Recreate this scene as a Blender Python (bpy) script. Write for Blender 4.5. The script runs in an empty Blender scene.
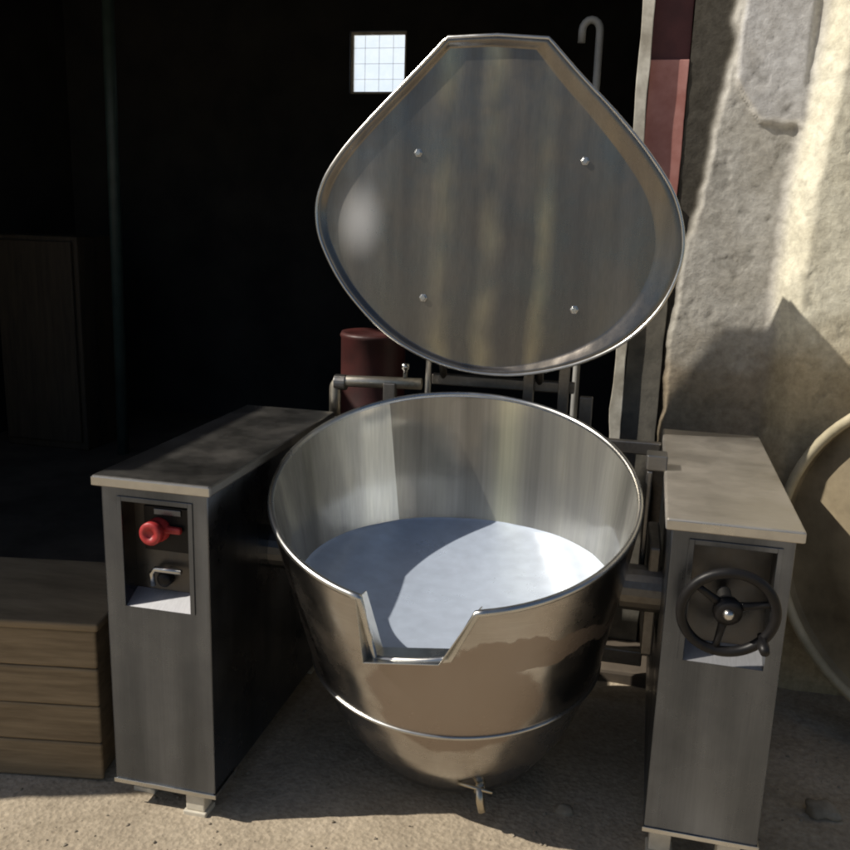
import bpy, bmesh, math, random
import numpy as np
from mathutils import Vector, Matrix, noise
random.seed(4)
S = bpy.context.scene
C = S.collection
PI = math.pi

# ------------------------------------------------------------------ helpers
def link(name, bm, mat, parent=None, smooth=False, bevel=0.0, seg=2):
    me = bpy.data.meshes.new(name)
    bmesh.ops.recalc_face_normals(bm, faces=bm.faces)
    bm.to_mesh(me); bm.free()
    o = bpy.data.objects.new(name, me); C.objects.link(o)
    if mat: me.materials.append(mat)
    if smooth:
        for p in me.polygons: p.use_smooth = True
    if bevel:
        m = o.modifiers.new('bevel', 'BEVEL'); m.width = bevel; m.segments = seg
        m.limit_method = 'ANGLE'; m.angle_limit = math.radians(40)
    if parent: o.parent = parent
    return o

def tag(o, label, cat, group=None):
    o['label'] = label; o['category'] = cat
    if group: o['group'] = group
    return o

def struct(o):
    o['kind'] = 'structure'; return o

def empty(name, loc, label, cat):
    o = bpy.data.objects.new(name, None); C.objects.link(o)
    o.location = loc; o.empty_display_size = .1
    return tag(o, label, cat)

def box(bm, x0, x1, y0, y1, z0, z1, M=None):
    vs = [bm.verts.new((x, y, z)) for x in (x0, x1) for y in (y0, y1) for z in (z0, z1)]
    if M is not None:
        for v in vs: v.co = M @ v.co
    for f in ((0,1,3,2),(4,6,7,5),(0,4,5,1),(2,3,7,6),(0,2,6,4),(1,5,7,3)):
        bm.faces.new([vs[i] for i in f])
    return vs

def tube(bm, pts, r, n=12, closed=False, cap=True):
    pts = [Vector(p) for p in pts]; N = len(pts); rings = []
    prev = None
    for i, p in enumerate(pts):
        if closed: t = pts[(i+1) % N] - pts[i-1]
        else: t = pts[min(i+1, N-1)] - pts[max(i-1, 0)]
        t.normalize()
        if prev is None:
            a = Vector((0,0,1)) if abs(t.z) < .9 else Vector((1,0,0))
            u = t.cross(a).normalized()
        else:
            u = (prev - t*prev.dot(t)).normalized()
        prev = u; w = t.cross(u)
        rr = r[i] if isinstance(r, (list, tuple)) else r
        rings.append([bm.verts.new(p + rr*(math.cos(2*PI*k/n)*u + math.sin(2*PI*k/n)*w)) for k in range(n)])
    for i in range(N if closed else N-1):
        A, B = rings[i], rings[(i+1) % N]
        off = 0
        if closed and i == N-1:
            off = min(range(n), key=lambda o: (A[0].co - B[o].co).length)
        for k in range(n):
            bm.faces.new((A[k], A[(k+1) % n], B[(k+1+off) % n], B[(k+off) % n]))
    if cap and not closed:
        bm.faces.new(rings[0][::-1]); bm.faces.new(rings[-1])

def lathe(bm, prof, n=32, M=None):
    """prof: list of (r, z)"""
    rings = []
    for r, z in prof:
        if r < 1e-6: rings.append([bm.verts.new((0, 0, z))])
        else: rings.append([bm.verts.new((r*math.cos(2*PI*k/n), r*math.sin(2*PI*k/n), z)) for k in range(n)])
    if M is not None:
        for R in rings:
            for v in R: v.co = M @ v.co
    for A, B in zip(rings, rings[1:]):
        for k in range(n):
            j = (k+1) % n
            if len(A) == 1: bm.faces.new((A[0], B[k], B[j]))
            elif len(B) == 1: bm.faces.new((A[k], A[j], B[0]))
            else: bm.faces.new((A[k], A[j], B[j], B[k]))

def axisM(p, d):
    """matrix that takes +Z to direction d at point p"""
    return Matrix.Translation(p) @ Vector(d).to_track_quat('Z', 'Y').to_matrix().to_4x4()

def sstep(a, b, x):
    t = min(1, max(0, (x-a)/(b-a))); return t*t*(3-2*t)

def fbm(p, o=4, h=.9):
    return noise.fractal(Vector(p), h, 2.1, o)

# ------------------------------------------------------------------ materials
def nt(name):
    m = bpy.data.materials.new(name); m.use_nodes = True
    T = m.node_tree; b = T.nodes['Principled BSDF']
    return m, T, b

def N(T, typ, **kw):
    n = T.nodes.new(typ)
    for k, v in kw.items():
        if hasattr(n, k): setattr(n, k, v)
        else: n.inputs[k].default_value = v
    return n

def coords(T, scale=(1,1,1), kind='Object'):
    tc = N(T, 'ShaderNodeTexCoord'); mp = N(T, 'ShaderNodeMapping')
    mp.inputs['Scale'].default_value = scale
    T.links.new(tc.outputs[kind], mp.inputs['Vector'])
    return mp.outputs['Vector']

def ramp(T, src, stops):
    r = N(T, 'ShaderNodeValToRGB'); e = r.color_ramp.elements
    while len(e) < len(stops): e.new(.5)
    for el, (p, c) in zip(e, stops):
        el.position = p; el.color = (*c, 1) if len(c) == 3 else c
    T.links.new(src, r.inputs['Fac']); return r.outputs['Color']

def steel(name, base=(.42,.42,.41), rough=.3, brush=(3,3,160), grime=.5, bump=.06, wave=0.0, wscale=(5,5,.3), smudge=(.20,.17,.13), streak=None, sscale=(6,6,.35)):
    m, T, b = nt(name)
    b.inputs['Metallic'].default_value = 1
    v = coords(T, brush); nz = N(T, 'ShaderNodeTexNoise', Scale=4.0, Detail=5.0)
    T.links.new(v, nz.inputs['Vector'])
    v2 = coords(T); g = N(T, 'ShaderNodeTexNoise', Scale=5.0, Detail=7.0, Roughness=.65)
    T.links.new(v2, g.inputs['Vector'])
    dark = tuple(c*(1-grime)+s*grime for c, s in zip(base, smudge))
    col = ramp(T, g.outputs['Fac'], [(.36, dark), (.62, base)])
    mx = N(T, 'ShaderNodeMix', data_type='RGBA', blend_type='MULTIPLY'); mx.inputs[0].default_value = .5
    st = ramp(T, nz.outputs['Fac'], [(.3, (.72,.72,.72)), (.7, (1,1,1))])
    T.links.new(col, mx.inputs[6]); T.links.new(st, mx.inputs[7]); T.links.new(mx.outputs[2], b.inputs['Base Color'])
    if streak:
        v4 = coords(T, sscale); sn = N(T, 'ShaderNodeTexNoise', Scale=1.5, Detail=3.0, Roughness=.5); T.links.new(v4, sn.inputs['Vector'])
        m4 = N(T, 'ShaderNodeMix', data_type='RGBA', blend_type='MULTIPLY'); m4.inputs[0].default_value = 1
        T.links.new(mx.outputs[2], m4.inputs[6])
        T.links.new(ramp(T, sn.outputs['Fac'], [(.36, streak[0]), (.5, streak[1]), (.64, streak[2])]), m4.inputs[7])
        T.links.new(m4.outputs[2], b.inputs['Base Color'])
    # roughness
    mr = N(T, 'ShaderNodeMapRange'); mr.inputs['To Min'].default_value = rough+.14; mr.inputs['To Max'].default_value = rough-.05
    mr.inputs['From Min'].default_value = .35; mr.inputs['From Max'].default_value = .65
    T.links.new(g.outputs['Fac'], mr.inputs['Value']); T.links.new(mr.outputs[0], b.inputs['Roughness'])
    bp = N(T, 'ShaderNodeBump', Strength=bump, Distance=.004); T.links.new(nz.outputs['Fac'], bp.inputs['Height'])
    last = bp
    if wave:
        v3 = coords(T, wscale); w = N(T, 'ShaderNodeTexNoise', Scale=1.6, Detail=1.5)
        T.links.new(v3, w.inputs['Vector'])
        b2 = N(T, 'ShaderNodeBump', Strength=wave, Distance=.05)
        T.links.new(w.outputs['Fac'], b2.inputs['Height']); T.links.new(bp.outputs[0], b2.inputs['Normal']); last = b2
    T.links.new(last.outputs[0], b.inputs['Normal'])
    return m

def plain(name, c1, c2, rough=.6, scale=12, metallic=0, bump=.2, detail=6, brush=(1,1,1), dist=.004, spec=.5):
    m, T, b = nt(name)
    v = coords(T, brush); nz = N(T, 'ShaderNodeTexNoise', Scale=float(scale), Detail=float(detail), Roughness=.62)
    T.links.new(v, nz.inputs['Vector'])
    T.links.new(ramp(T, nz.outputs['Fac'], [(.32, c1), (.68, c2)]), b.inputs['Base Color'])
    b.inputs['Roughness'].default_value = rough; b.inputs['Metallic'].default_value = metallic
    b.inputs['Specular IOR Level'].default_value = spec
    bp = N(T, 'ShaderNodeBump', Strength=bump, Distance=dist); T.links.new(nz.outputs['Fac'], bp.inputs['Height'])
    T.links.new(bp.outputs[0], b.inputs['Normal'])
    return m

M = {}
M['cab'] = steel('cabinet_steel', (.175,.195,.23), .27, (120,120,2), .4, .05, .14, (3,3,.4), (.10,.105,.115), ((.7,.7,.7),(.95,.95,.95),(1.25,1.25,1.25)), (5,5,.5))
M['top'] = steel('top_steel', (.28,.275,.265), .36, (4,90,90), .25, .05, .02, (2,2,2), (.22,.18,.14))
M['top_sunlit'] = steel('sunlit_top_steel', (.66,.62,.56), .44, (4,90,90), .18, .05, .03, (2,2,2), (.42,.36,.29))  # same top steel, with the sun on the right cabinet put into the colour
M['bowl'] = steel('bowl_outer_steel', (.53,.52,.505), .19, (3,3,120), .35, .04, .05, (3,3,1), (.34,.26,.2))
M['liner'] = steel('bowl_inner_steel', (.84,.83,.79), .13, (30,30,.8), .05, .012, .0, (3,3,.25), (.66,.64,.58), ((.66,.66,.65),(.9,.9,.88),(1.05,1.05,1.0)), (6,6,.2))
def haze(m, fac, rough):
    # brushed steel scatters part of the light widely: mix a second, rougher lobe in
    T = m.node_tree; b = T.nodes['Principled BSDF']; out = T.nodes['Material Output']
    g = N(T, 'ShaderNodeBsdfAnisotropic'); g.inputs['Roughness'].default_value = rough
    src = b.inputs['Base Color'].links[0].from_socket; T.links.new(src, g.inputs['Color'])
    ms = N(T, 'ShaderNodeMixShader'); ms.inputs[0].default_value = fac
    T.links.new(b.outputs[0], ms.inputs[1]); T.links.new(g.outputs[0], ms.inputs[2]); T.links.new(ms.outputs[0], out.inputs['Surface'])
haze(M['liner'], .55, .62)
def attr_tint(m):
    T = m.node_tree; b = T.nodes['Principled BSDF']; at = N(T, 'ShaderNodeAttribute', attribute_name='tone')
    src = b.inputs['Base Color'].links[0].from_socket
    mx = N(T, 'ShaderNodeMix', data_type='RGBA', blend_type='MULTIPLY'); mx.inputs[0].default_value = 1
    T.links.new(src, mx.inputs[6]); T.links.new(at.outputs['Color'], mx.inputs[7])
    for l in list(src.links):
        if l.to_node != mx: T.links.new(mx.outputs[2], l.to_socket)
attr_tint(M['liner'])
M['lid'] = steel('lid_steel', (.265,.243,.215), .27, (90,90,2), .35, .06, .26, (5,5,.12), (.15,.14,.12), ((.85,.84,.85),(.95,.94,.93),(1.12,1.1,1.05)), (6,6,.5))
def painted_reflections(m, bands, x0=-.62, x1=.66):
    # vertical reflections painted into the steel as colour bands, wandering a little
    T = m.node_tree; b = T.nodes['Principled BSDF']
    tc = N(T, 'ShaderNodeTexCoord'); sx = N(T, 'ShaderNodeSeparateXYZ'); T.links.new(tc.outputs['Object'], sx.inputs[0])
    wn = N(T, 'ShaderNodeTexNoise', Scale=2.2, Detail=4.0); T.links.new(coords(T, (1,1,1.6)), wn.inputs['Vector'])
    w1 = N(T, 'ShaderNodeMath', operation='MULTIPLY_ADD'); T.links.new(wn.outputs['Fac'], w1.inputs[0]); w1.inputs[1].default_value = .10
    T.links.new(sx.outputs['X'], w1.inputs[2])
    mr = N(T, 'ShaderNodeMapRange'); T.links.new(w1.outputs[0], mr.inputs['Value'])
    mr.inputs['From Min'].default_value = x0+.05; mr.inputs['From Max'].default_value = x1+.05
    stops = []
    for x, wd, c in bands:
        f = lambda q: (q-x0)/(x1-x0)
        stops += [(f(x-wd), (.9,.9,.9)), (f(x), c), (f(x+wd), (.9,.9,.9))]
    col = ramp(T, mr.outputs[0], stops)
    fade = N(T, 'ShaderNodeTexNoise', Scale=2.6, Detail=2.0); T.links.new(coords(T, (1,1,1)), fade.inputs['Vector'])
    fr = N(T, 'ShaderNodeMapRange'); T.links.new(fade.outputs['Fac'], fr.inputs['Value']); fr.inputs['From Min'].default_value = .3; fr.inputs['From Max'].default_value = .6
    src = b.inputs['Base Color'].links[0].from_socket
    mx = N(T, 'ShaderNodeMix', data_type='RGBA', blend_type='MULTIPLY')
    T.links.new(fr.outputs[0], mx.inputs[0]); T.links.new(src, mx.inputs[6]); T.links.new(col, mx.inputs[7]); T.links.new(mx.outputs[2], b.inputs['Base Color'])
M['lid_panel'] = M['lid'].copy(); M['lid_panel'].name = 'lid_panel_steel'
painted_reflections(M['lid_panel'], [(-.38,.08,(1.7,1.7,1.7)), (-.135,.045,(2.3,2.15,1.6)), (.005,.048,(3.3,3.05,2.2)), (.09,.05,(.6,.6,.64)), (.165,.04,(2.0,1.85,1.45)), (.40,.09,(1.25,1.25,1.25))])
M['edge'] = steel('edge_steel', (.62,.62,.60), .25, (8,8,8), .2, .02)
M['pipe'] = steel('pipe_steel', (.62,.58,.5), .45, (20,20,20), .5, .05)
M['frame'] = steel('frame_steel', (.24,.235,.23), .4, (20,20,20), .6, .05)
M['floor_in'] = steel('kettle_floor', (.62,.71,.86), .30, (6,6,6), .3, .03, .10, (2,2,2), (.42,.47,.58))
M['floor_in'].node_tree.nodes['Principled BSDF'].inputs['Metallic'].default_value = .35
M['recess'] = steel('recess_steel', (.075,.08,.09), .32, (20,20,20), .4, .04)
M['ledge'] = steel('ledge_steel', (.62,.63,.66), .34, (60,10,10), .15, .04)  # highlight on the sloping ledge put into a pale base colour
haze(M['ledge'], .6, .7)
M['black'] = plain('black_plastic', (.006,.006,.007), (.013,.012,.012), .42, 30, 0, .1, spec=.25)
M['red'] = plain('red_plastic', (.30,.02,.022), (.52,.05,.05), .45, 45, 0, .25)
M['redpaint'] = plain('red_jamb_paint', (.38,.15,.125), (.56,.28,.25), .6, 9, 0, .4)
M['redpaint_shade'] = plain('shaded_red_paint', (.07,.02,.02), (.12,.035,.035), .6, 9, 0, .4)  # jamb red again, with the shade at its top put into the colour
M['whitepaint'] = plain('white_jamb_paint', (.36,.33,.27), (.74,.71,.62), .6, 14, 0, .4)
M['concrete'] = plain('grey_concrete', (.10,.095,.08), (.19,.175,.145), .9, 14, 0, .7, 9)
M['dark'] = plain('dark_room_wall', (.012,.013,.015), (.03,.03,.03), .9, 3, 0, .3)  # near-black walls and ceiling of the room
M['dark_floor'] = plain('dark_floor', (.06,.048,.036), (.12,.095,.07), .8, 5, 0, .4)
M['postgrey'] = plain('grey_pipe_paint', (.30,.30,.29), (.45,.45,.43), .5, 10)
M['plywood'] = plain('plywood', (.16,.115,.065), (.28,.21,.125), .75, 4, 0, .3, 6, (1,4,14))
M['wood'] = plain('old_wood', (.03,.022,.014), (.06,.045,.028), .7, 5, 0, .3, 6, (8,8,.6))
M['palewood'] = plain('pale_wood', (.34,.30,.18), (.5,.45,.3), .7, 5, 0, .3, 6, (3,3,.6))
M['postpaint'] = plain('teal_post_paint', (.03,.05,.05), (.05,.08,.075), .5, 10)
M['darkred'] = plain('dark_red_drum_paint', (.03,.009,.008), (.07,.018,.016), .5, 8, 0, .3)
M['drum'] = plain('brown_drum_metal', (.15,.12,.075), (.34,.28,.18), .7, 5, 0, .4)
M['drumrim'] = plain('worn_drum_rim', (.34,.30,.20), (.55,.49,.35), .6, 9, 0, .3)
M['stone'] = plain('stone', (.20,.165,.12), (.36,.31,.235), .95, 18, 0, .8)
M['brass'] = plain('valve_metal', (.42,.38,.30), (.6,.55,.45), .3, 12, 1, .1)
M['foot'] = plain('foot_paint', (.5,.46,.38), (.68,.63,.52), .6, 20, 0, .3)

def ground_mat():
    m, T, b = nt('dusty_ground')
    v = coords(T)
    big = N(T, 'ShaderNodeTexNoise', Scale=2.2, Detail=6.0, Roughness=.6); T.links.new(v, big.inputs['Vector'])
    fine = N(T, 'ShaderNodeTexNoise', Scale=55.0, Detail=8.0, Roughness=.7); T.links.new(v, fine.inputs['Vector'])
    vo = N(T, 'ShaderNodeTexVoronoi', Scale=75.0); T.links.new(v, vo.inputs['Vector'])
    c = ramp(T, big.outputs['Fac'], [(.3, (.36,.305,.23)), (.52, (.46,.395,.30)), (.75, (.55,.48,.385))])
    f = ramp(T, fine.outputs['Fac'], [(.3, (.62,.60,.58)), (.68, (1.12,1.1,1.08))])
    mx = N(T, 'ShaderNodeMix', data_type='RGBA', blend_type='MULTIPLY'); mx.inputs[0].default_value = .9
    T.links.new(c, mx.inputs[6]); T.links.new(f, mx.inputs[7])
    # cracks
    cv = N(T, 'ShaderNodeTexVoronoi', Scale=.9); cv.feature = 'DISTANCE_TO_EDGE'
    wv = N(T, 'ShaderNodeVectorMath'); wv.operation = 'ADD'
    dn = N(T, 'ShaderNodeTexNoise', Scale=6.0, Detail=4.0); T.links.new(v, dn.inputs['Vector'])
    sc = N(T, 'ShaderNodeVectorMath'); sc.operation = 'SCALE'; sc.inputs['Scale'].default_value = .22
    T.links.new(dn.outputs['Color'], sc.inputs[0]); T.links.new(v, wv.inputs[0]); T.links.new(sc.outputs[0], wv.inputs[1])
    T.links.new(wv.outputs[0], cv.inputs['Vector'])
    cr = ramp(T, cv.outputs['Distance'], [(0, (.35,.33,.3)), (.012, (1,1,1))])
    m2 = N(T, 'ShaderNodeMix', data_type='RGBA', blend_type='MULTIPLY'); m2.inputs[0].default_value = .22
    T.links.new(mx.outputs[2], m2.inputs[6]); T.links.new(cr, m2.inputs[7])
    T.links.new(m2.outputs[2], b.inputs['Base Color'])
    b.inputs['Roughness'].default_value = .95; b.inputs['Specular IOR Level'].default_value = .2
    b1 = N(T, 'ShaderNodeBump', Strength=.5, Distance=.006); T.links.new(fine.outputs['Fac'], b1.inputs['Height'])
    b2 = N(T, 'ShaderNodeBump', Strength=.35, Distance=.006); T.links.new(vo.outputs['Distance'], b2.inputs['Height'])
    T.links.new(b1.outputs[0], b2.inputs['Normal']); T.links.new(b2.outputs[0], b.inputs['Normal'])
    return m
M['ground'] = ground_mat()

def wall_mat():
    m, T, b = nt('old_plaster')
    at = N(T, 'ShaderNodeAttribute', attribute_name='tone')
    v = coords(T)
    fine = N(T, 'ShaderNodeTexNoise', Scale=38.0, Detail=8.0, Roughness=.68); T.links.new(v, fine.inputs['Vector'])
    mid = N(T, 'ShaderNodeTexNoise', Scale=7.0, Detail=6.0, Roughness=.6); T.links.new(v, mid.inputs['Vector'])
    f = ramp(T, fine.outputs['Fac'], [(.3, (.66,.65,.63)), (.66, (1.1,1.1,1.08))])
    g = ramp(T, mid.outputs['Fac'], [(.32, (.84,.82,.78)), (.62, (1.05,1.05,1.05))])
    mx = N(T, 'ShaderNodeMix', data_type='RGBA', blend_type='MULTIPLY'); mx.inputs[0].default_value = .9
    m2 = N(T, 'ShaderNodeMix', data_type='RGBA', blend_type='MULTIPLY'); m2.inputs[0].default_value = .9
    T.links.new(at.outputs['Color'], mx.inputs[6]); T.links.new(f, mx.inputs[7])
    T.links.new(mx.outputs[2], m2.inputs[6]); T.links.new(g, m2.inputs[7])
    T.links.new(m2.outputs[2], b.inputs['Base Color'])
    b.inputs['Roughness'].default_value = .95; b.inputs['Specular IOR Level'].default_value = .2
    b1 = N(T, 'ShaderNodeBump', Strength=.6, Distance=.006); T.links.new(fine.outputs['Fac'], b1.inputs['Height'])
    T.links.new(b1.outputs[0], b.inputs['Normal'])
    return m
M['plaster'] = wall_mat()

# ------------------------------------------------------------------ ground and room
def graded(a, b, c, d, n_in, far):
    xs = list(np.linspace(b, c, n_in))
    left = [a*far, a*8, a*3, a]; right = [d, d*3, d*8, d*far]
    return left + xs + right
bm = bmesh.new()
xs = [-80,-30,-12,-6,-3.5] + list(np.linspace(-2.2, 2.2, 150)) + [3.5,6,12,30,80]
ys = [-80,-30,-12,-6,-3.5,-2.4] + list(np.linspace(-1.4, 1.35, 95)) + [3,8,30,80]
def gz(x, y):
    if abs(x) > 2.3 or y < -1.5 or y > 1.4: return 0
    return .008*fbm((x*2.5, y*2.5, 1.3), 5) + .004*fbm((x*14, y*14, 7), 3)
grid = [[bm.verts.new((x, y, gz(x, y))) for x in xs] for y in ys]
for j in range(len(ys)-1):
    for i in range(len(xs)-1):
        bm.faces.new((grid[j][i], grid[j][i+1], grid[j+1][i+1], grid[j+1][i]))
struct(link('ground', bm, M['ground'], smooth=True))

YW = 1.28            # plane of the wall right of the doorway
YB = 4.2            # back wall of the dark room
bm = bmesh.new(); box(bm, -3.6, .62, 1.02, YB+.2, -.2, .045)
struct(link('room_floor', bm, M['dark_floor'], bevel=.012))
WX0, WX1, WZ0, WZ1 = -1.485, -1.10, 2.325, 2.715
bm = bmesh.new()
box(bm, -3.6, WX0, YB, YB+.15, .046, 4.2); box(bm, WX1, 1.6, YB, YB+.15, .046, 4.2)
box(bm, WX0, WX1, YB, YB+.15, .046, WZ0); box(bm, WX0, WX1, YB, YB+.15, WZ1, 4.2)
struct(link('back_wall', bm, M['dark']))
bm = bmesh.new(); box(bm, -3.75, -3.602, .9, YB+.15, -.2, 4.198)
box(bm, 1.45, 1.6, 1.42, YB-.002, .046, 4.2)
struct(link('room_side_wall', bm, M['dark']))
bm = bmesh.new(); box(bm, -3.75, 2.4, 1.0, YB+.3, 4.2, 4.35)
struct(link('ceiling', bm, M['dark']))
bm = bmesh.new(); box(bm, -3.74, .44, 1.2, 1.4, 2.62, 4.198)
struct(link('lintel_wall', bm, M['concrete']))

# ---- small barred window far back
w = empty('barred_window', ((WX0+WX1)/2, YB+.05, WZ0), 'small bright square window with a fine grid high in the dark room behind the lid', 'window')
def world_child(o, root):
    o.parent = root; o.matrix_parent_inverse = Matrix.Translation(-root.location); return o
bm = bmesh.new()
box(bm, WX0, WX1, YB+.03, YB+.06, WZ0, WZ0+.018); box(bm, WX0, WX1, YB+.03, YB+.06, WZ1-.018, WZ1)
box(bm, WX0, WX0+.018, YB+.03, YB+.06, WZ0+.018, WZ1-.018); box(bm, WX1-.018, WX1, YB+.03, YB+.06, WZ0+.018, WZ1-.018)
world_child(link('window_frame', bm, M['whitepaint']), w)
bm = bmesh.new()
for k in range(1, 4):
    x = WX0 + (WX1-WX0)*k/4; box(bm, x-.0008, x+.0008, YB+.034, YB+.038, WZ0+.018, WZ1-.018)
    z = WZ0 + (WZ1-WZ0)*k/4; box(bm, WX0+.018, WX1-.018, YB+.039, YB+.043, z-.0008, z+.0008)
world_child(link('grille', bm, M['whitepaint']), w)
m, T, b = nt('frosted_pane')
T.nodes.remove(b); out = T.nodes['Material Output']
tr = N(T, 'ShaderNodeBsdfTranslucent'); tp = N(T, 'ShaderNodeBsdfTransparent'); ms = N(T, 'ShaderNodeMixShader')
nz = N(T, 'ShaderNodeTexNoise', Scale=14.0, Detail=3.0); T.links.new(coords(T), nz.inputs['Vector'])
T.links.new(ramp(T, nz.outputs['Fac'], [(.35, (.75,.82,.9)), (.65, (.95,.97,1))]), tr.inputs['Color'])
ms.inputs[0].default_value = .6; T.links.new(tr.outputs[0], ms.inputs[1]); T.links.new(tp.outputs[0], ms.inputs[2])
em = N(T, 'ShaderNodeEmission', Strength=.42); em.inputs['Color'].default_value = (.86,.93,1,1)  # pane glows by itself to stand in for daylight coming through
ad = N(T, 'ShaderNodeAddShader'); T.links.new(ms.outputs[0], ad.inputs[0]); T.links.new(em.outputs[0], ad.inputs[1])
T.links.new(ad.outputs[0], out.inputs['Surface'])
bm = bmesh.new(); box(bm, WX0+.018, WX1-.018, YB+.05, YB+.054, WZ0+.018, WZ1-.018)
world_child(link('pane', bm, m), w)

r = empty('plywood_crate', (-1.4, .5, 0), 'low brown plywood crate behind the left steel cabinet at the left edge', 'crate')
A = Matrix.Translation((-.86,.085,0)) @ Matrix.Rotation(.16, 4, 'Z')
bm = bmesh.new(); box(bm, -1.24, -.01, .012, .39, .002, .445, A)
for k in range(4): box(bm, -1.25, 0, -.004+.0008*(k%2), .0118, .006+k*.11, .1147+k*.11, A)
world_child(link('box', bm, M['plywood'], bevel=.006), r)
bm = bmesh.new(); box(bm, -1.26, .01, -.012, .41, .4455, .468, A); world_child(link('lid', bm, M['plywood'], bevel=.006), r)
# ---- things standing in the dark room
bm = bmesh.new(); tube(bm, [(-2.55,3,.046),(-2.5,3,3.9)], .035, 14)
tag(link('metal_post', bm, M['postpaint'], smooth=True), 'thin dark teal upright post in the gloom left of the lid', 'post')
r = empty('wooden_cupboard', (-3.05, 3.0, .046), 'dark brown wooden cupboard at the left edge of the dark room', 'cupboard')
bm = bmesh.new(); box(bm, -3.35, -2.78, 2.98, 3.4, .046, 1.36); world_child(link('carcass', bm, M['wood'], bevel=.01), r)
bm = bmesh.new(); box(bm, -3.33, -2.81, 2.955, 2.978, .1, 1.33); world_child(link('door', bm, M['wood'], bevel=.006), r)
bm = bmesh.new()
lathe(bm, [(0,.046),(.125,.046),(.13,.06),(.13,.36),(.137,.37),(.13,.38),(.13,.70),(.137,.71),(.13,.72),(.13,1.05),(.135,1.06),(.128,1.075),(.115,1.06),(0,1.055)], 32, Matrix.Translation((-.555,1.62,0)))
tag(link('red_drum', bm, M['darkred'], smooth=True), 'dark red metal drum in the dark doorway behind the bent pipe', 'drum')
bm = bmesh.new()
hk = [(.262,1.6,.046)]+[(.262,1.6,z) for z in (1.0,1.9,2.15)]
for a in np.linspace(0, PI, 9): hk.append((.231+.031*math.cos(a), 1.6, 2.19+.036*math.sin(a)))
hk.append((.200,1.6,2.15))
tube(bm, hk, .0135, 12)
tag(link('hooked_pipe', bm, M['postgrey'], smooth=True), 'thin upright grey pipe bent into a hook above the right shoulder of the lid', 'pipe')

# ------------------------------------------------------------------ wall right of the doorway
bm = bmesh.new(); tone = []
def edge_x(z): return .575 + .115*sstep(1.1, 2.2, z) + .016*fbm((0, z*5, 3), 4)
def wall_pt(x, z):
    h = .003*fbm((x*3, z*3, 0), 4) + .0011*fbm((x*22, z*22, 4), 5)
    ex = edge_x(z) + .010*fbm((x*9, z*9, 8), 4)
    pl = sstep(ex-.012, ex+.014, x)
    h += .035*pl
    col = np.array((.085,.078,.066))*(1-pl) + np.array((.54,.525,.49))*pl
    # older render with a broken lower edge, high up
    d = (z - 1.835 - .06*sstep(.80,.70,x)*2 + .03*fbm((x*7, z*7, 2), 3))
    pt = sstep(-.006, .012, d) * sstep(.700, .715, x + .01*fbm((z*8, x, 5), 3)) * (1-sstep(.90,.93,x))
    h += .014*pt
    lip = pt*(1-sstep(.012,.035,d))
    col = col*(1-pt) + (np.array((.60,.60,.61))*(1-lip)+np.array((.74,.72,.68))*lip)*pt
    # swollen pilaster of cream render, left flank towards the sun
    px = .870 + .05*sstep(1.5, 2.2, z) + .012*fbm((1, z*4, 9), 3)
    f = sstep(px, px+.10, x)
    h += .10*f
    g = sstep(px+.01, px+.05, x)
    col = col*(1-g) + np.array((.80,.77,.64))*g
    # damp brown stains low down and chips
    s = sstep(1.28, 1.0, z + .12*fbm((x*4, z*4, 6), 4)); col = col*(1-.45*s*np.array((.8,1,1.25)).clip(0,1.3))
    n = fbm((x*11, z*11, 11), 4)
    chip = sstep(.32, .45, n) * pl
    h -= .002*chip; col = col*(1-.15*chip)
    return h, col
xs = list(np.linspace(.565, 1.30, 120)) + [1.5, 1.8, 2.4]
zs = list(np.linspace(-.05, 2.45, 330)) + [3.0, 4.2]
grid = []
for z in zs:
    row = []
    for x in xs:
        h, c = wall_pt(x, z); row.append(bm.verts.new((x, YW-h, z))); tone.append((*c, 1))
    grid.append(row)
for j in range(len(zs)-1):
    for i in range(len(xs)-1):
        bm.faces.new((grid[j][i], grid[j][i+1], grid[j+1][i+1], grid[j+1][i]))
nfront = len(tone)
# body behind the face
for v in box(bm, .566, 2.4, 1.30, 1.41, -.05, 4.198): tone.append((.13,.12,.10,1))
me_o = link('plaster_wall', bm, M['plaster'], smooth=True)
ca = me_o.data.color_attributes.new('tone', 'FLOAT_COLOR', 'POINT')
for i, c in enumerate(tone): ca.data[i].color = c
tag(me_o, 'rough grey plaster wall with a cream sunlit pilaster right of the doorway', 'wall')

r = empty('door_frame', (.5, YW, .0), 'old red door jamb with a chipped white edge between lid and plaster wall', 'door frame')
def strip(name, x0, x1, y0, y1, z0, z1, mat, amp=.006, seed=0):
    bm = bmesh.new(); n = 60; R = []
    for k in range(n+1):
        z = z0+(z1-z0)*k/n; a = amp*fbm((seed, z*6, 1), 4); b_ = amp*fbm((seed+5, z*6, 1), 4)
        R.append([bm.verts.new(p) for p in ((x0+a, y0, z), (x1+b_*.5, y0, z), (x1, y1, z), (x0+a*.6, y1, z))])
    for A, B in zip(R, R[1:]):
        for i in range(4): bm.faces.new((A[i], A[(i+1)%4], B[(i+1)%4], B[i]))
    bm.faces.new(R[0][::-1]); bm.faces.new(R[-1])
    return world_child(link(name, bm, mat, bevel=.002), r)
strip('jamb_edge', .405, .442, 1.245, 1.40, .046, 2.618, M['whitepaint'], .006, 3)
strip('jamb_panel', .4425, .562, 1.275, 1.40, 1.60, 2.038, M['redpaint'], .004, 7)
strip('upper_panel', .4425, .562, 1.295, 1.40, 2.04, 2.618, M['redpaint_shade'], .004, 9)
strip('lower_block', .4425, .562, 1.265, 1.40, .046, 1.598, M['concrete'], .008, 12)

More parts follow.
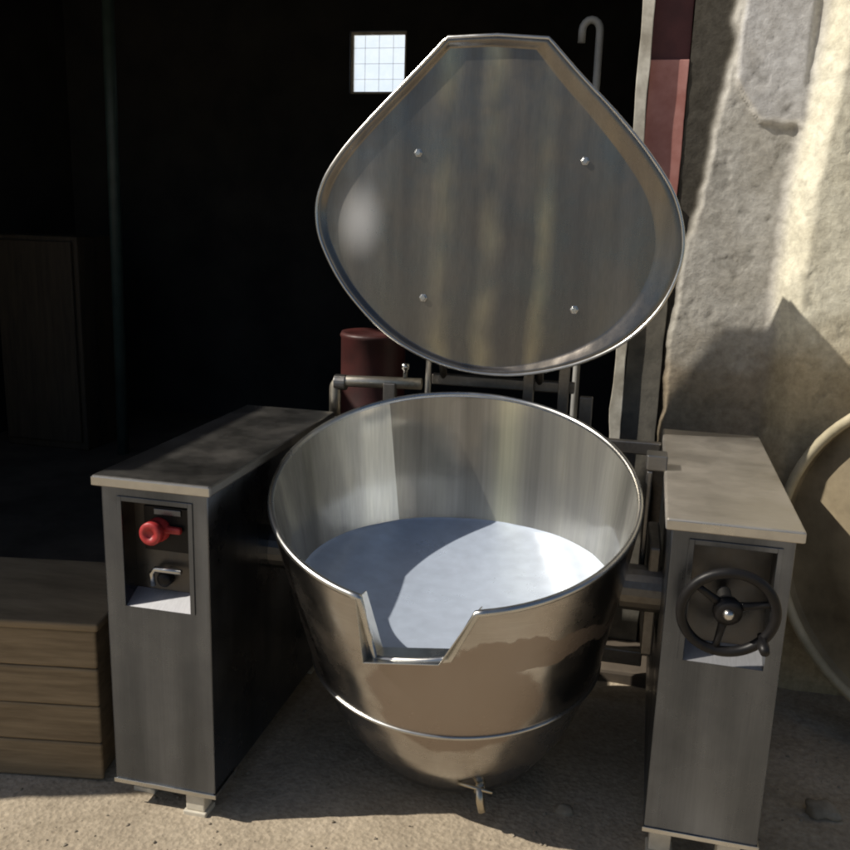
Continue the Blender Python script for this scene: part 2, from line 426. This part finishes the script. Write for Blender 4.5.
# unseen wall added on the left to throw the straight foreground shadow
bm = bmesh.new()
box(bm, -2.9, -2.62, -.56, 1.6, 0, 2.72)
tag(link('shade_wall', bm, M['concrete'], bevel=.02), 'plain grey wall added out of view on the left to cast shade', 'wall')

# ------------------------------------------------------------------ things on the right
r = empty('old_drum', (1.36, .78, .03), 'big round tan drum on its side at the right edge beside the wall', 'drum')
D = axisM((1.36, .76, .60), (-.62,-.78,.02))
bm = bmesh.new(); lathe(bm, [(.50,-.16),(.515,-.14),(.50,-.12),(.495,-.02),(.50,0)], 64, D); world_child(link('barrel', bm, M['drum'], smooth=True), r)
bm = bmesh.new(); lathe(bm, [(0,-.045),(.2,-.045),(.21,-.038),(.36,-.038),(.37,-.045),(.494,-.045)], 64, D); world_child(link('end_plate', bm, M['drum'], smooth=True), r)
bm = bmesh.new(); tube(bm, [D @ Vector((.505*math.cos(a), .505*math.sin(a), .004)) for a in np.linspace(0, 2*PI, 72, endpoint=False)], .016, 10, True); world_child(link('rim', bm, M['drumrim'], smooth=True), r)

def stone(loc, s, label, seed):
    bm = bmesh.new(); bmesh.ops.create_icosphere(bm, subdivisions=3, radius=1)
    for v in bm.verts:
        k = 1+.35*fbm((v.co.x*1.1+seed, v.co.y*1.1, v.co.z*1.1), 3)
        v.co = Vector((v.co.x*s[0]*k, v.co.y*s[1]*k, v.co.z*s[2]*k + s[2]*.55))
    o = link('stone', bm, M['stone'], smooth=True); o.location = loc
    return tag(o, label, 'stone', 'loose stones on the ground')
bm = bmesh.new(); rg = random.Random(11)
for k in range(900):
    x, y = rg.uniform(-1.3,1.35), rg.uniform(-.75,.9); r = .0016+.0045*rg.random()**3
    Q = bmesh.ops.create_icosphere(bm, subdivisions=1, radius=r)
    for v in Q['verts']: v.co = Vector((x+v.co.x*rg.uniform(.7,1.5), y+v.co.y*rg.uniform(.7,1.5), gz(x,y)+r*.35+v.co.z*.7))
g = link('grit', bm, M['stone']); g['kind'] = 'stuff'; g['label'] = 'fine grit and crumbs of stone scattered over the dusty ground'; g['category'] = 'grit'
stone((1.045,.455,0), (.042,.03,.026), 'pale rounded stone on the ground beside the lower right corner', 3)
stone((.37,.285,-.004), (.024,.018,.015), 'small stone on the ground in front of the bowl near the right cabinet', 8)

# ------------------------------------------------------------------ the kettle
K = empty('tilting_kettle', (.03,.36,0), 'large stainless steel tilting kettle with open lid between two steel cabinets', 'cooking kettle')
KI = Matrix.Translation((-.03,-.36,0))
def part(o, parent=None):
    """give a mesh built in world coordinates its parent"""
    p = parent or K
    o.parent = p
    o.matrix_parent_inverse = WORLD[p.name].inverted()
    WORLD[o.name] = Matrix.Identity(4)
    return o
WORLD = {K.name: Matrix.Translation(K.location)}

# --- pedestals (local frame: x right 0..w, y back 0..d, z up)
def pedestal(x, y, a, wd, d, zb, rec, ledge_h, topmat, gap=.015):
    A = Matrix.Translation((x,y,0)) @ Matrix.Rotation(a, 4, 'Z')
    rx0, rx1, rz0, rz1 = rec; rd = .055
    x0, x1, y0, y1, zt = gap, wd-gap, gap, d-gap, .872
    bm = bmesh.new()
    def q(*ps): bm.faces.new([bm.verts.new(A @ Vector(p)) for p in ps])
    X = [x0, rx0, rx1, x1]; Z = [zb, rz0, rz1, zt]
    for i in range(3):
        for j in range(3):
            if i == 1 and j == 1: continue
            q((X[i],y0,Z[j]),(X[i+1],y0,Z[j]),(X[i+1],y0,Z[j+1]),(X[i],y0,Z[j+1]))
    q((x0,y0,zb),(x0,y0,rz0),(x0,y0,rz1),(x0,y0,zt),(x0,y1,zt),(x0,y1,zb))
    q((x1,y0,zb),(x1,y1,zb),(x1,y1,zt),(x1,y0,zt),(x1,y0,rz1),(x1,y0,rz0))
    q((x0,y1,zb),(x0,y1,zt),(x1,y1,zt),(x1,y1,zb))
    q((x0,y0,zb),(x0,y1,zb),(x1,y1,zb),(x1,y0,zb)); q((x0,y0,zt),(x1,y0,zt),(x1,y1,zt),(x0,y1,zt))
    bmesh.ops.remove_doubles(bm, verts=bm.verts, dist=1e-5)
    body = part(link('pedestal', bm, M['cab'], bevel=.004))
    # recess lining
    bm = bmesh.new(); e = .0006; yb = y0+rd
    q((rx0+e,yb,rz0+ledge_h),(rx1-e,yb,rz0+ledge_h),(rx1-e,yb,rz1),(rx0+e,yb,rz1))
    q((rx0+e,y0,rz0),(rx0+e,yb,rz0+ledge_h),(rx0+e,yb,rz1),(rx0+e,y0,rz1))
    q((rx1-e,y0,rz0),(rx1-e,yb,rz0+ledge_h),(rx1-e,yb,rz1),(rx1-e,y0,rz1))
    q((rx0,y0,rz1-e),(rx1,y0,rz1-e),(rx1,yb,rz1-e),(rx0,yb,rz1-e))
    part(link('recess', bm, M['recess']), body)
    bm = bmesh.new()
    q((rx0+e,y0-.001,rz0+.001),(rx1-e,y0-.001,rz0+.001),(rx1-e,yb-.001,rz0+ledge_h),(rx0+e,yb-.001,rz0+ledge_h))
    part(link('recess_ledge', bm, M['ledge']), body)
    # thin raised trim round the recess
    bm = bmesh.new(); t = .012; p = .004
    box(bm, rx0-t, rx0, y0-p, y0-.0005, rz0, rz1+t, A); box(bm, rx1, rx1+t, y0-p, y0-.0005, rz0, rz1+t, A)
    box(bm, rx0, rx1, y0-p, y0-.0005, rz1, rz1+t, A)
    part(link('recess_trim', bm, M['cab'], bevel=.001), body)
    # folded base seam
    bm = bmesh.new(); box(bm, x0-.003, x1+.003, y0-.004, y0-.0005, zb-.004, zb+.008, A)
    box(bm, x1+.0005, x1+.004, y0-.004, y1*.16, zb-.004, zb+.008, A)
    part(link('base_trim', bm, M['edge'], bevel=.001), body)
    # top plate with turned-down front edge
    bm = bmesh.new(); box(bm, 0, wd, 0, d, .8725, .90, A)
    top = part(link('top_plate', bm, topmat, bevel=.005), body)
    bm = bmesh.new(); box(bm, .001, wd-.001, -.003, -.0005, .876, .897, A)
    part(link('front_lip', bm, M['edge'], bevel=.001), body)
    for fx, fy in ((wd-.075, .045), (.06, d-.07), (wd-.075, d-.07), (.06, .10)):
        bm = bmesh.new(); gap_f = zb-.0005
        box(bm, fx-.026, fx+.026, fy-.022, fy+.022, .012, gap_f, A); box(bm, fx-.032, fx+.032, fy-.028, fy+.028, -.004, .0118, A)
        part(link('foot', bm, M['foot'], bevel=.003), body)
    return body, A
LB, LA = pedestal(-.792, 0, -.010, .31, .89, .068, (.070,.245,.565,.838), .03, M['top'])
RB, RA = pedestal(.55, .099, -.023, .288, .917, .113, (.065,.237,.563,.842), .03, M['top_sunlit'])

# controls in the left recess
def knob(p, r, depth, mat, name, n=28):
    bm = bmesh.new()
    lathe(bm, [(r*1.05,0),(r*1.05,depth*.25),(r*.8,depth*.35),(r*.8,depth*.5),(r,depth*.6),(r,depth*.92),(r*.9,depth),(r*.45,depth),(r*.4,depth*.9),(0,depth*.88)], n, axisM(LA @ Vector(p), (0,-1,.05)))
    return part(link(name, bm, mat, smooth=True), LB)
bm = bmesh.new(); box(bm, .098, .222, .064, .069, .70, .815, LA); part(link('switch_plate', bm, M['black'], bevel=.003), LB)
bm = bmesh.new(); box(bm, .128, .20, .060, .0635, .795, .810, LA); part(link('switch_label', bm, M['cab'], bevel=.001), LB)
knob((.140,.064,.757), .029, .05, M['red'], 'red_switch')
bm = bmesh.new(); box(bm, .15, .205, .046, .063, .752, .770, LA); part(link('switch_handle', bm, M['red'], bevel=.006), LB)
bm = bmesh.new(); P = [(.125,.05,.612),(.123,.048,.645),(.135,.046,.658),(.205,.046,.658)]
tube(bm, [LA @ Vector(p) for p in P], .007, 10); part(link('bracket_handle', bm, M['edge'], smooth=True), LB)
bm = bmesh.new(); lathe(bm, [(.019,0),(.019,.02),(.012,.026),(0,.026)], 20, axisM(LA @ Vector((.155,.069,.63)), (0,-1,0))); part(link('thermostat_knob', bm, M['black'], smooth=True), LB)
# hand wheel in front of the right recess
HW = Vector((.693,.055,.714)); HM = axisM(HW, (.03,-1,-.15))
bm = bmesh.new(); tube(bm, [HM @ Vector((.098*math.cos(a), .098*math.sin(a), 0)) for a in np.linspace(0, 2*PI, 64, endpoint=False)], .0115, 14, True)
wheel = part(link('hand_wheel', bm, M['black'], smooth=True))
for a in (.35, .35+2*PI/3, .35+4*PI/3):
    bm = bmesh.new()
    tube(bm, [HM @ Vector((t*math.cos(a), t*math.sin(a), -.018*(1-t/.1))) for t in (.018,.045,.07,.093)], [.012,.009,.008,.008], 10)
    part(link('spoke', bm, M['black'], smooth=True), wheel)
bm = bmesh.new(); lathe(bm, [(0,-.03),(.027,-.03),(.032,-.012),(.030,.002),(.016,.006),(0,.006)], 28, HM); part(link('hub', bm, M['black'], smooth=True), wheel)
bm = bmesh.new(); lathe(bm, [(.012,.0062),(.0115,.012),(.007,.017),(0,.018)], 16, HM); part(link('hub_nut', bm, M['edge'], smooth=True), wheel)
bm = bmesh.new(); lathe(bm, [(.016,-.03),(.016,-.085)], 16, HM); part(link('wheel_shaft', bm, M['frame'], smooth=True), wheel)
bm = bmesh.new(); lathe(bm, [(0,-.01),(.007,-.01),(.007,.012),(.011,.016),(.0125,.035),(.010,.055),(0,.058)], 18, HM @ Matrix.Translation((.092*math.cos(-.62), .092*math.sin(-.62), 0)))
part(link('crank_handle', bm, M['black'], smooth=True), wheel)

# --- bowl: one skew shell; rim leans forward, foot is level
KEY = [(0,(.029,.36,.849),.331,.031,.48),(.3,(.0345,.3875,.612),.22,.018,.4375),(.6,(.04,.415,.375),.12,.01,.392),(.8,(.045,.432,.195),.06,0,.322),(.95,(.05,.445,.063),.02,0,.238),(1,(.05,.445,.042),.0,0,.20)]
def key(s):
    for A, B in zip(KEY, KEY[1:]):
        if s <= B[0]+1e-9:
            k = (s-A[0])/(B[0]-A[0]); f = lambda p, q: p+(q-p)*k
            return Vector(A[1]).lerp(Vector(B[1]), k), f(A[2],B[2]), f(A[3],B[3]), f(A[4],B[4])
def shell(th, s, off=0.0):
    c, t, a, r = key(s)
    n = Vector((math.sin(a), -math.sin(t), math.cos(t))).normalized()
    u = Vector((math.cos(a), 0, -math.sin(a))); v = n.cross(u).normalized(); u = v.cross(n)
    return c + (r+off)*(math.cos(th)*u + math.sin(th)*v)
R_ = math.radians
TH = sorted(set([2.5*k for k in range(144)] + [126.2, 126.4, 128.75] + [255.2,255.7,256.2,280.0,281.5,283,284.5,286,287.5,289]))
def s_top(d):        # how far the rim drops in the pouring notch
    if d < 255.2 or d > 287.5: return 0
    if d < 256.2: return .272*(d-255.2)
    if d <= 280: return .272-.06*(d-256.2)/23.8
    return .212*(287.5-d)/7.5
def zf(y):           # floor of the well, falls slightly to the spout
    t = (y+.02)/.77; return .537 + .075*(1-(1-min(1,max(0,t)))**1.6)
def s_floor(th):
    lo, hi = .05, .6
    for _ in range(30):
        m_ = (lo+hi)/2; p = shell(th, m_, -.012)
        if p.z > zf(p.y): lo = m_
        else: hi = m_
    return lo
def surf(bm, rows):
    V = [[bm.verts.new(p) for p in r_] for r_ in rows]
    for A, B in zip(V, V[1:]):
        n = len(A)
        for k in range(n): bm.faces.new((A[k], A[(k+1)%n], B[(k+1)%n], B[k]))
    return V
ths = [R_(d) for d in TH]
# outer skin from rim to foot
rows = []
for k in range(11):
    rows.append([shell(t, s_top(d)+(.594-s_top(d))*k/10) for t, d in zip(ths, TH)])
for s in (.606,.65,.7,.75,.8,.85,.9,.95,.98,1.0): rows.append([shell(t, s) for t in ths])
bm = bmesh.new(); V = surf(bm, rows); c0 = bm.verts.new(Vector((.05,.445,.037)))
for k in range(len(ths)): bm.faces.new((V[-1][k], V[-1][(k+1)%len(ths)], c0))
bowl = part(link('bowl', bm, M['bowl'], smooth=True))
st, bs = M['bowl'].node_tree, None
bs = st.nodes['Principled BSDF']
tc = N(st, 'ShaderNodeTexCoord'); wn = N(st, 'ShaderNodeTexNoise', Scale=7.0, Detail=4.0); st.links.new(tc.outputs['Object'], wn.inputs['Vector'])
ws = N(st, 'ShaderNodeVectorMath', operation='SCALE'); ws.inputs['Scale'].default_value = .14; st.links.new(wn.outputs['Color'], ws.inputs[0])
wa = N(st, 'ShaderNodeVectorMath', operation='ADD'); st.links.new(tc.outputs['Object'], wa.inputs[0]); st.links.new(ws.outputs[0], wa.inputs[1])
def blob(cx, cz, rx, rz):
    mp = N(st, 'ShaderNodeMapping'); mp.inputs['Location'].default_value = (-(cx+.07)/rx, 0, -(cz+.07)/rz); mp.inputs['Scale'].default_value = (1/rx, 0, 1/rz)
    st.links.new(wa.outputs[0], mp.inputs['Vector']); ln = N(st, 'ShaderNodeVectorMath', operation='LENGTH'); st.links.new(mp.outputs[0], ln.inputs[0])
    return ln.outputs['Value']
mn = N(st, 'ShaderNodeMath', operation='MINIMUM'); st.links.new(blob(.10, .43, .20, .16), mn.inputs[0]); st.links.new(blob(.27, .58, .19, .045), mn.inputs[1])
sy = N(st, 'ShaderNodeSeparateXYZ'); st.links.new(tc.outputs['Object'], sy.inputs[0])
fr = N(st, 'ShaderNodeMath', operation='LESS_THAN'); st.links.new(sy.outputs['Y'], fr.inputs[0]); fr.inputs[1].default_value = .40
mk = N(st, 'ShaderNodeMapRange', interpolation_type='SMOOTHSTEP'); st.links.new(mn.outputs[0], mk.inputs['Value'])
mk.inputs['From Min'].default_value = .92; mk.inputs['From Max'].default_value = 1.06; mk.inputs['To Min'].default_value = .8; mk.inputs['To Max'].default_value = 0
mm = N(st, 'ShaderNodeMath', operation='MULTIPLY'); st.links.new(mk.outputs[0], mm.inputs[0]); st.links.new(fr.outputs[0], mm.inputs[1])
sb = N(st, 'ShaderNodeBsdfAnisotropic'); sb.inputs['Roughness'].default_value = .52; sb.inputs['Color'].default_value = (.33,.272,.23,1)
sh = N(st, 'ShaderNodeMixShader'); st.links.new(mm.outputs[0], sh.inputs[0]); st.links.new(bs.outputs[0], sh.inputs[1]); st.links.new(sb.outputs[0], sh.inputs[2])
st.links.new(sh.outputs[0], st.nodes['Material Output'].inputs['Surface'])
# inner skin: rolled sheet, slightly faceted, with one vertical weld
def und(d):
    a = R_(d); e = .0022*noise.noise(Vector((3.1*math.cos(a), 3.1*math.sin(a), 2.0))) + .0010*noise.noise(Vector((8*math.cos(a), 8*math.sin(a), 5.0)))
    e += .004*math.exp(-((d-136)/9.0)**2)*(1 if d > 126.5 else .25)
    return e
bm = bmesh.new(); rows = []
sf = [max(s_floor(t), s_top(d)+.004) for t, d in zip(ths, TH)]
for k in range(15):
    rows.append([shell(t, s_top(d)+(f-s_top(d))*k/14, -.0125 - und(d)*math.sin(PI*min(1,k/14*1.6+.001)*.5)) for t, d, f in zip(ths, TH, sf)])
surf(bm, rows)
lo = part(link('liner', bm, M['liner'], smooth=True), bowl)
# reflected bands painted into the liner tone, brightest just left of the weld
def reflection_tone(d):
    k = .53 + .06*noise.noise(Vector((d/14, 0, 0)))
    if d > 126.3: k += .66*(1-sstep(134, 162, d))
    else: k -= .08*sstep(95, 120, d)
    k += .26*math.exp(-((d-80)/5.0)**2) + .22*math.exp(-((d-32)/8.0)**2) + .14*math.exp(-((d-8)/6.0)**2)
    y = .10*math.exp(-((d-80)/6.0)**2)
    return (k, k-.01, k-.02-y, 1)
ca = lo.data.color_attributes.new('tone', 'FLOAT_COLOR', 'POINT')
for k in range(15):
    for i, d in enumerate(TH): ca.data[k*len(TH)+i].color = reflection_tone(d)
# well floor
bm = bmesh.new(); cen = Vector((.035,.40,0)); rows = []
outer = rows_last = [shell(t, f, -.0115) for t, f in zip(ths, sf)]
QS = [1,.985,.965,.94,.91,.87,.82,.76,.69,.61,.52,.42,.3,.15]
for q in QS:
    rr_ = []
    for p in outer:
        xy = cen.lerp(Vector((p.x,p.y,0)), q); z = zf(xy.y) - .022*(1-q*q) - .03*(1-q)**.5 + (p.z-zf(p.y))*q
        rr_.append(Vector((xy.x, xy.y, z)))
    rows.append(rr_)
V = surf(bm, rows); c0 = bm.verts.new((cen.x, cen.y, zf(cen.y)-.052))
for k in range(len(ths)): bm.faces.new((V[-1][k], V[-1][(k+1)%len(ths)], c0))
part(link('well_floor', bm, M['floor_in'], smooth=True), bowl)
# rolled rim following the notch
bm = bmesh.new(); tube(bm, [shell(t, s_top(d), -.006) for t, d in zip(ths, TH)], .0085, 12, True)
part(link('rim', bm, M['edge'], smooth=True), bowl)
# seam band
bm = bmesh.new(); tube(bm, [shell(t, .60, .0) for t in ths], .0055, 10, True)
part(link('seam_band', bm, M['edge'], smooth=True), bowl)
# pouring spout plates
bm = bmesh.new()
def plate(ps, th=.003):
    ps = [Vector(p) for p in ps]; n = (ps[1]-ps[0]).cross(ps[2]-ps[0]).normalized()*th/2
    a = [bm.verts.new(p+n) for p in ps]; b_ = [bm.verts.new(p-n) for p in ps]
    bm.faces.new(a); bm.faces.new(b_[::-1])
    for i in range(len(ps)): j = (i+1)%len(ps); bm.faces.new((a[i], b_[i], b_[j], a[j]))
tl, bl = shell(R_(255.2),.0,-.006), shell(R_(256.2),.27,-.006)
br, tr_ = shell(R_(280),.212,-.006), shell(R_(287.5),.0,-.006)
o = Vector((-.02,-.028,-.004)); i_ = Vector((.006,.05,.0))
plate([tl+o*.3, bl+o, bl+i_, tl+i_*.8]); plate([bl+o, br+o, br+i_, bl+i_]); plate([tr_+o*.3, br+o, br+i_, tr_+i_*.8])
part(link('pouring_spout', bm, M['edge'], bevel=.001), bowl)
# drain cock under the front
bm = bmesh.new()
p0 = shell(R_(294), .885, .0)
tube(bm, [p0+Vector((0,.03,0)), p0+Vector((0,-.03,-.004))], .013, 14)
dv = part(link('drain_valve', bm, M['brass'], smooth=True), bowl)
bm = bmesh.new(); q0 = p0+Vector((0,-.03,-.004))
tube(bm, [q0+Vector((0,0,.012)), q0+Vector((.004,-.006,-.02)), q0+Vector((.012,-.012,-.048))], [.012,.011,.010], 12)
tube(bm, [q0+Vector((-.055,-.004,.018)), q0+Vector((.035,-.006,.008))], .0045, 10)
bm2 = part(link('valve_lever', bm, M['brass'], smooth=True), bowl)

# --- trunnions, hinge frame and pipework
def cyl(name, a, b_, r, mat, parent=None):
    bm = bmesh.new(); tube(bm, [a, b_], r, 20); return part(link(name, bm, mat, smooth=False, bevel=.003), parent)
cyl('trunnion', (-.50,.42,.60), (-.403,.42,.60), .06, M['frame']); cyl('trunnion', (.468,.42,.60), (.575,.42,.60), .06, M['frame'])
bm = bmesh.new(); box(bm, .535, .5655, .40, .62, .42, .72); part(link('bearing_plate', bm, M['frame'], bevel=.006))
bm = bmesh.new(); box(bm, .512, .5655, .50, .56, .895, .938); part(link('support_arm', bm, M['top'], bevel=.004))
bm = bmesh.new(); box(bm, .515, .53, .50, .54, .50, .894); part(link('support_strut', bm, M['top'], bevel=.004))
bm = bmesh.new(); pp = [(-.494,.95,.86),(-.494,.95,.945)]
for a in np.linspace(0, PI/2, 8): pp.append((-.464-.03*math.cos(a), .95, .962+.03*math.sin(a)))
pp.append((-.20,.95,1.0)); tube(bm, pp, .019, 14)
pipe = part(link('steam_pipe', bm, M['pipe'], smooth=True))
bm = bmesh.new(); lathe(bm, [(0,-.02),(.026,-.02),(.026,.02),(0,.02)], 18, axisM((-.474,.95,.987), (1,0,0))); part(link('pipe_union', bm, M['frame'], bevel=.003), pipe)
bm = bmesh.new(); lathe(bm, [(0,0),(.008,0),(.008,.03),(.013,.035),(.013,.05),(0,.052)], 14, Matrix.Translation((-.255,.95,1.012))); part(link('pipe_tap', bm, M['edge'], smooth=True), pipe)
cyl('hinge_post', (-.178,.93,.80), (-.172,.93,1.14), .0095, M['edge'])
for x in (.149, .258):
    bm = bmesh.new(); box(bm, x-.016, x+.016, .92, .95, .78, 1.16); part(link('hinge_post', bm, M['frame'], bevel=.003))
bm = bmesh.new(); box(bm, -.168, .29, .955, .985, 1.0, 1.035); part(link('hinge_bar', bm, M['frame'], bevel=.004))
for x in (-.30,.33):
    bm = bmesh.new(); box(bm, x-.02, x+.02, .915, .945, .08, 1.0); part(link('rear_leg', bm, M['frame'], bevel=.003))
bm = bmesh.new(); box(bm, -.50, .565, .885, .912, .84, .88); part(link('rear_beam', bm, M['frame'], bevel=.004))
bm = bmesh.new(); box(bm, -.50, .565, .885, .912, .14, .19); part(link('rear_beam', bm, M['frame'], bevel=.004))

# --- lid, standing open (built in its own plane, u = right, w = up, d = towards the viewer)
L = R_(4); LO = Vector((0,.85,1.0)); LN = Vector((0,-math.cos(L),math.sin(L))); LU = Vector((0,math.sin(L),math.cos(L)))
def lp(u, w_, d=0): return LO + Vector((u,0,0)) + LU*w_ + LN*d
RAW = [(-.145,1.048),(.003,1.052),(.151,1.042),(.247,.942),(.355,.838),(.456,.727),(.536,.612),(.573,.49),(.563,.38),(.510,.269),(.412,.172),(.268,.102),(.083,.064),(-.106,.082),(-.28,.158),(-.425,.288),(-.512,.425),(-.538,.525),(-.524,.615),(-.468,.71),(-.378,.812),(-.258,.933)]
def outline(n=8):
    P = [Vector((x,y,0)) for x,y in RAW]; out = []
    for i in range(len(P)):
        if i in (0, 1): out.append(P[i]); continue           # flat top edge stays straight
        p0, p1, p2, p3 = P[i-1], P[i], P[(i+1)%len(P)], P[(i+2)%len(P)]
        if i == 2: p0 = p1-(p2-p1)
        if i == len(P)-1: p3 = p2+(p2-p1)
        for k in range(n):
            t = k/n
            out.append(.5*((2*p1)+(p2-p0)*t+(2*p0-5*p1+4*p2-p3)*t*t+(-p0+3*p1-3*p2+p3)*t**3))
    return out
OUT = outline(); CEN = Vector((.02,.5,0))
def inner(p, k, shift):
    q = CEN + (p-CEN)*k; q.x += shift*sstep(-.3,.5,p.x); return q
def ring(k, sh, d):
    return [lp(q.x, q.y, d) for q in (inner(p, k, sh) for p in OUT)]
rows = [ring(1,0,-.034), ring(1,0,.0), ring(.985,0,.002), ring(.972,-.008,.001), ring(.962,-.046,-.016), ring(.95,-.050,-.018)]
bm = bmesh.new(); V = surf(bm, rows)
lid = part(link('lid', bm, M['lid'], smooth=True, bevel=0))
bm = bmesh.new(); rows = [ring(.95,-.050,-.018)]
for k in (.92,.89,.86,.83,.80,.77,.74,.71,.68,.65,.62,.58,.53,.47,.4,.25,.1): rows.append(ring(k, -.050*k, -.018 - .006*(1-k)))
V = surf(bm, rows); bm.faces.new(V[-1])
glint_nodes = M['lid_panel'].node_tree  # soft highlight on the lid's left side painted in as a pale patch
tc = N(glint_nodes, 'ShaderNodeTexCoord'); mp = N(glint_nodes, 'ShaderNodeMapping'); mp.inputs['Location'].default_value = (.405/.085, 0, -1.515/.13); mp.inputs['Scale'].default_value = (1/.085, 0, 1/.13)
glint_nodes.links.new(tc.outputs['Object'], mp.inputs['Vector'])
ln = N(glint_nodes, 'ShaderNodeVectorMath', operation='LENGTH'); glint_nodes.links.new(mp.outputs[0], ln.inputs[0])
sm = N(glint_nodes, 'ShaderNodeMapRange', interpolation_type='SMOOTHSTEP'); glint_nodes.links.new(ln.outputs['Value'], sm.inputs['Value'])
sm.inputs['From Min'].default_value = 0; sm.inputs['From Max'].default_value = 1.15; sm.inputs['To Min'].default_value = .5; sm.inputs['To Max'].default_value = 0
hb = N(glint_nodes, 'ShaderNodeBsdfAnisotropic'); hb.inputs['Roughness'].default_value = .62; hb.inputs['Color'].default_value = (.8,.8,.8,1)
mh = N(glint_nodes, 'ShaderNodeMixShader'); glint_nodes.links.new(sm.outputs[0], mh.inputs[0])
glint_nodes.links.new(glint_nodes.nodes['Principled BSDF'].outputs[0], mh.inputs[1]); glint_nodes.links.new(hb.outputs[0], mh.inputs[2]); glint_nodes.links.new(mh.outputs[0], glint_nodes.nodes['Material Output'].inputs['Surface'])
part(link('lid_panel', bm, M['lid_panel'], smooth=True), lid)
bm = bmesh.new(); V = surf(bm, [ring(1,0,-.034), ring(.6,0,-.05), ring(.1,0,-.055)]); bm.faces.new(V[-1])
part(link('lid_back', bm, M['lid'], smooth=True), lid)
bm = bmesh.new(); tube(bm, ring(1,0,.0), .0055, 10, True); part(link('lid_rim', bm, M['edge'], smooth=True), lid)
for u, w_ in ((-.224,.72),(.278,.704),(-.189,.285),(.277,.272)):
    bm = bmesh.new(); lathe(bm, [(.013,-.003),(.013,.001),(.0095,.0015),(.0095,.007),(.0085,.008),(0,.0082)], 6, axisM(lp(u,w_,-.019), LN))
    part(link('bolt', bm, M['edge'], bevel=.0008), lid)
for u in (-.13,.18):
    bm = bmesh.new(); tube(bm, [lp(u,.30,-.062), lp(u,.09,-.07), Vector((u,.97,1.02))], .012, 12); part(link('lid_arm', bm, M['frame'], smooth=True), lid)

# ------------------------------------------------------------------ camera, sun, sky
cam = bpy.data.cameras.new('camera'); co = bpy.data.objects.new('camera', cam); C.objects.link(co)
cam.sensor_width = 36; cam.lens = 36*891.2/850; cam.clip_start = .05; cam.clip_end = 500
yaw, pitch, roll = .216, .226, .031
fwd = Vector((-math.sin(yaw)*math.cos(pitch), math.cos(yaw)*math.cos(pitch), -math.sin(pitch)))
rt = Vector((math.cos(yaw), math.sin(yaw), 0)); up = rt.cross(fwd)
r2 = rt*math.cos(roll)+up*math.sin(roll); u2 = -rt*math.sin(roll)+up*math.cos(roll)
m3 = Matrix((r2, u2, -fwd)).transposed()
co.matrix_world = Matrix.Translation((.426,-1.831,1.519)) @ m3.to_4x4()
S.camera = co

az, el = R_(18), R_(42)
to_sun = Vector((-math.cos(az)*math.cos(el), -math.sin(az)*math.cos(el), math.sin(el)))
sl = bpy.data.lights.new('sun', 'SUN'); so = bpy.data.objects.new('sun', sl); C.objects.link(so)
sl.energy = 5.0; sl.angle = R_(.5); sl.color = (1, .93, .82)
so.rotation_euler = to_sun.to_track_quat('Z', 'Y').to_euler()
W = bpy.data.worlds.new('World'); S.world = W; W.use_nodes = True
T = W.node_tree; bg = T.nodes['Background']
sk = T.nodes.new('ShaderNodeTexSky'); sk.sky_type = 'NISHITA'; sk.sun_disc = False
sk.sun_elevation = el; sk.sun_rotation = math.atan2(to_sun.x, to_sun.y)
sk.dust_density = 1.5
T.links.new(sk.outputs[0], bg.inputs['Color']); bg.inputs['Strength'].default_value = .065
S.view_settings.view_transform = 'Standard'; S.view_settings.look = 'None'
S.view_settings.exposure = 0; S.view_settings.gamma = 1
S.render.engine = 'CYCLES'; S.cycles.max_bounces = 8; S.cycles.filter_width = 2.2
